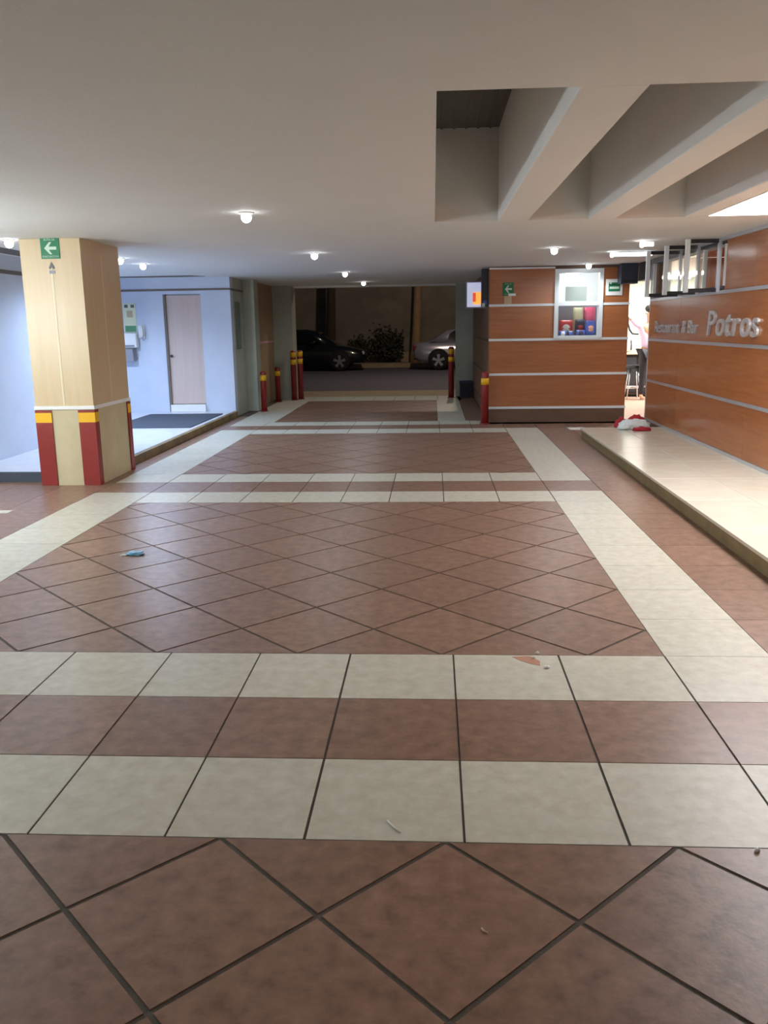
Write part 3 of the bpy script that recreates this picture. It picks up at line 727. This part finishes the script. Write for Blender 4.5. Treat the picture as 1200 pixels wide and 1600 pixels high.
def tree(x, y, r, mt, label, lean):
    t = thing('tree', label, 'tree', (x, y, .14))
    MB().tube([(0, 0, 0), (lean*.3, 0, .5), (lean*.7, 0, 1.8), (lean, .05, 3.2), (lean*1.1, .05, 5.2)], r, M[mt], 12, [r*1.5, r*1.1, r, r*.9, r*.6]).build('trunk', t)
    for k in range(6):
        a = k*1.05; b0 = Vector((lean, .05, 3.2+.3*k))
        MB().tube([b0, b0+Vector((.6*math.cos(a), .5*math.sin(a)*.6, .7)), b0+Vector((1.0*math.cos(a), .6*math.sin(a)*.6, 1.2))], r*.3, M[mt], 6, [r*.4, r*.3, r*.12]).build('branch', t)
    lf = MB(); rnd_ = random.Random(int(x*10))
    for k in range(700):
        c = Vector((lean+rnd_.uniform(-1.2, 1.2), rnd_.uniform(-.5, .5), 4.9+rnd_.gauss(0, .5))); d = Vector((rnd_.gauss(0, 1), rnd_.gauss(0, 1), rnd_.gauss(0, 1))).normalized()*.12; e = d.orthogonal().normalized()*.06
        vs_ = [lf.bm.verts.new(c+q) for q in (-d, e, d, -e)]; lf._fin([lf.bm.faces.new(vs_)], M['leaf'])
    o_ = lf.build('foliage', t); o_['kind'] = 'stuff'
tree(-3.9, 32.9, .17, 'bark', 'dark tree trunk beyond the dark parked car', .1)
tree(-.70, 33.1, .16, 'barklit', 'tree trunk coloured as if lit orange behind the silver car', .15)
def shrub(x, y, s, label):
    t = thing('shrub', label, 'shrub', (x, y, .14), 'shrubs along the street wall'); rnd_ = random.Random(int(x*13))
    for k in range(5): MB().tube([(0, 0, 0), (rnd_.uniform(-.2, .2)*s, rnd_.uniform(-.1, .1), .5*s), (rnd_.uniform(-.5, .5)*s, 0, 1.0*s)], .02, M['bark'], 6).build('stem', t)
    lf = MB()
    for k in range(800):
        c = Vector((max(-.8, min(.8, rnd_.gauss(0, .4)))*s, rnd_.uniform(-.3, .3), abs(rnd_.gauss(.8, .4))*s+.05)); d = Vector((rnd_.gauss(0, 1), rnd_.gauss(0, 1), rnd_.gauss(0, 1))).normalized()*.09; e = d.orthogonal().normalized()*.05
        lf._fin([lf.bm.faces.new([lf.bm.verts.new(c+q) for q in (-d, e, d, -e)])], M['leaf'])
    o_ = lf.build('foliage', t); o_['kind'] = 'stuff'
shrub(-1.72, 33.3, .7, 'dark leafy shrub beside the pale tree trunk'); shrub(-2.85, 33.4, .5, 'lower dark shrub between the two tree trunks')

def car(x, y, paint, label):
    t = thing('car', label, 'car', (x, y, 0))
    W = .88
    # lower body: stations along x (rear 0 .. front 4.5): (x, bottom, belt height, half width)
    st_ = [(0, .42, .78, .66), (.06, .34, .90, .76), (.35, .26, .93, .84), (.9, .22, .93, W), (1.6, .20, .94, W), (2.6, .20, .93, W), (3.3, .21, .90, W), (3.9, .24, .80, .85), (4.3, .28, .70, .76), (4.48, .36, .60, .6)]
    secs = []
    for a, zb, zt_, hw_ in st_:
        zm = zb+(zt_-zb)*.55
        secs.append([(a, -hw_*.9, zb), (a, -hw_, zb+.1), (a, -hw_*1.01, zm), (a, -hw_*.94, zt_-.04), (a, -hw_*.82, zt_), (a, hw_*.82, zt_), (a, hw_*.94, zt_-.04), (a, hw_*1.01, zm), (a, hw_, zb+.1), (a, hw_*.9, zb)])
    body = MB().loft(secs, M[paint], True).build('body', t)
    gs = [(.55, .91, .80, .02), (1.15, .92, .80, .40), (1.75, .92, .8, .50), (2.35, .92, .8, .50), (2.75, .91, .79, .42), (3.4, .88, .78, .02)]
    secs = [[(a, -h1, zb), (a, -h1+.22*(hh/.5), zb+hh), (a, h1-.22*(hh/.5), zb+hh), (a, h1, zb)] for a, zb, h1, hh in gs]
    cab = MB().loft(secs, M[paint], True).build('cabin', t)
    for s_ in (-1, 1):
        def gl(pts):
            q = MB(); out = []
            for (a, z) in pts:
                hh = z-.92; yy = .80-.22*(hh/.5)+.006
                out.append((a, s_*yy, z))
            f_ = q.bm.faces.new([q.bm.verts.new(p) for p in out]); r_ = bmesh.ops.extrude_face_region(q.bm, geom=[f_])
            for v in r_['geom']:
                if isinstance(v, bmesh.types.BMVert): v.co.y -= s_*.012
            bmesh.ops.recalc_face_normals(q.bm, faces=q.bm.faces[:]); q._fin(q.bm.faces[:], M['glassdk']); q.build('side_window', t)
        gl([(1.15, .96), (1.95, .96), (1.95, 1.36), (1.45, 1.34), (1.25, 1.22)]); gl([(2.0, .96), (2.95, .95), (2.6, 1.24), (2.3, 1.36), (2.0, 1.36)])
        MB().box(2.55, 2.72, s_*.93-.07, s_*.93+.07, .93, 1.03, M[paint], .02).build('mirror', t)
        MB().box(-.02, .22, min(s_*.44, s_*.75), max(s_*.44, s_*.75), .66, .84, M['tail'], .03).build('tail_lamp', t)
        MB().box(4.18, 4.40, min(s_*.42, s_*.70), max(s_*.42, s_*.70), .54, .66, M['head'], .03).build('head_lamp', t)
        for dxx in (1.5, 2.4): MB().box(dxx, dxx+.16, s_*.885-.012, s_*.885+.012, .76, .79, M[paint], .004).build('door_handle', t)
        for a in (.86, 3.55):
            MB().lathe([(.36, s_*.70), (.36, s_*.893)], M['tyre'], 28, (a, .36), 'y').build('wheel_arch', t)
            wh = MB().lathe([(.30, s_*.70), (.32, s_*.74), (.32, s_*.90), (.29, s_*.92), (.22, s_*.915)], M['tyre'], 28, (a, .32), 'y').build('wheel', t)
            rmb = MB()
            for k in range(5):
                an = R(90+72*k); c_ = Vector((a, 0, .32)); d = Vector((math.cos(an), 0, math.sin(an))); e = Vector((-d.z, 0, d.x))
                pts = [c_+d*.04+e*.035, c_+d*.21+e*.05, c_+d*.21-e*.05, c_+d*.04-e*.035]
                rmb.prism([(p.x, p.z) for p in pts], min(s_*.915, s_*.93), max(s_*.915, s_*.93), M['rim'], 'y')
            rmb.lathe([(.06, s_*.915), (.05, s_*.935)], M['rim'], 14, (a, .32), 'y'); rmb.build('rim', wh)
    # front and rear screens
    for (xa, za, xb, zb2, nm) in ((.66, .99, 1.14, 1.31, 'rear_window'), (3.3, .94, 2.78, 1.31, 'windscreen')):
        q = MB(); fs = []
        for off in (0, .012):
            fs.append([q.bm.verts.new(p) for p in ((xa, -.68, za+off), (xa, .68, za+off), (xb, .58, zb2+off), (xb, -.58, zb2+off))])
        lo, hi = fs; q.bm.faces.new(hi); q.bm.faces.new(lo[::-1])
        for k in range(4): q.bm.faces.new((lo[k], lo[(k+1) % 4], hi[(k+1) % 4], hi[k]))
        bmesh.ops.recalc_face_normals(q.bm, faces=q.bm.faces[:]); q._fin(q.bm.faces[:], M['glassdk']); q.build(nm, t)
    MB().box(-.03, .05, -.26, .26, .50, .60, M['white'], .004).build('number_plate', t)
    MB().box(.0, .2, -.74, .74, .34, .40, M['tyre'], .02).build('bumper_strip', t)
    return t
car(-.68, 30.9, 'carsl', 'silver sedan parked across the street with its rear showing')
car(-6.79, 30.9, 'cardk', 'dark sedan parked across the street behind the bollards')

# ------------------------------------------------------------------ small things on the floor and the ledge
bg_ = thing('cloth_bundle', 'crumpled white cloth bundle at the far end of the ledge', 'cloth', (2.63, 11.42, .13))
q = MB(); q.floor = .0006; q.blob((0, 0, .05), (.19, .10, .075), M['cloth'], 3, .35); q.blob((-.12, -.04, .035), (.1, .08, .05), M['cloth'], 5, .35); q.blob((.1, .03, .05), (.11, .1, .07), M['cloth'], 8, .35); q.build('cloth', bg_)
rc = thing('red_rag', 'small red rag lying in front of the white cloth bundle', 'rag', (2.68, 11.20, .13)); q = MB(); q.floor = .0006; q.blob((0, 0, .02), (.11, .05, .035), M['redcloth'], 4, .4); q.build('cloth', rc)
rc = thing('red_rag', 'longer red rag lying behind the white cloth bundle', 'rag', (2.64, 11.60, .13)); q = MB(); q.floor = .0006; q.blob((.06, 0, .06), (.12, .03, .1), M['redcloth'], 9, .3); q.blob((-.14, 0, .04), (.09, .03, .09), M['redcloth'], 6, .3); q.build('cloth', rc)
def flat_scrap(name, label, cat, x, y, pts, mt, z=0, th=.002, rz=0, grp=None):
    t = link(name, None if False else MB().prism(pts, 0, th, M[mt]).mesh(name), None, (x, y, z)); t.rotation_euler = (0, 0, rz); return tag(t, label, cat, grp)
flat_scrap('paper_sheet', 'pale paper sheet on the brown floor beside the ledge end', 'paper', 2.09, 12.6, [(-.12, -.16), (.13, -.15), (.12, .16), (-.13, .15)], 'scrap')
wr_ = thing('foil_wrapper', 'crumpled blue foil wrapper on the brown diamond tiles', 'wrapper', (-2.03, 5.55, 0)); q = MB(); q.floor = .0006; q.blob((0, 0, .006), (.06, .035, .016), M['bluefoil'], 3, .6); q.build('foil', wr_)
q = MB(); q.floor = .0006; q.blob((-.075, -.02, .003), (.025, .012, .007), M['scrap'], 5, .5); q.build('torn_end', wr_)
flat_scrap('food_smear', 'orange smear on the cream tile near the brown field', 'stain', .42, 3.70, [(-.06, .05), (.02, .06), (.06, .0), (.055, -.05), (.02, -.035), (-.03, .01)], 'salsa', th=.0015)
for i, (x, y, r_, lb_) in enumerate(((.455, 3.735, .007, 'round white crumb beside the orange smear'), (.48, 3.79, .009, 'white crumb on brown tile behind the orange smear'), (.50, 3.62, .014, 'larger pale crumb in front of the orange smear'), (.93, 2.27, .008, 'tiny white crumb at the edge of the nearest diamond tiles'))):
    t = thing('crumb', lb_, 'crumb', (x, y, 0), 'crumbs on the floor'); q = MB(); q.floor = .0006; q.blob((0, 0, .005), (r_, r_*.8, .008), M['scrap'], i+1, .4, 2); q.build('crumb_body', t)
for x, y, L, rz, lb_, mt in ((-.125, 2.36, .075, R(125), 'thin white stick on the nearest cream tile row', 'scrap'), (.126, 1.905, .022, R(130), 'tiny tan stick on the nearest brown diamond tile', 'beige')):
    t = thing('stick', lb_, 'stick', (x, y, 0), rz=rz); MB().tube([(-L/2, 0, .003), (0, .002, .003), (L/2, 0, .003)], .0025, M[mt], 6).build('stick_body', t)
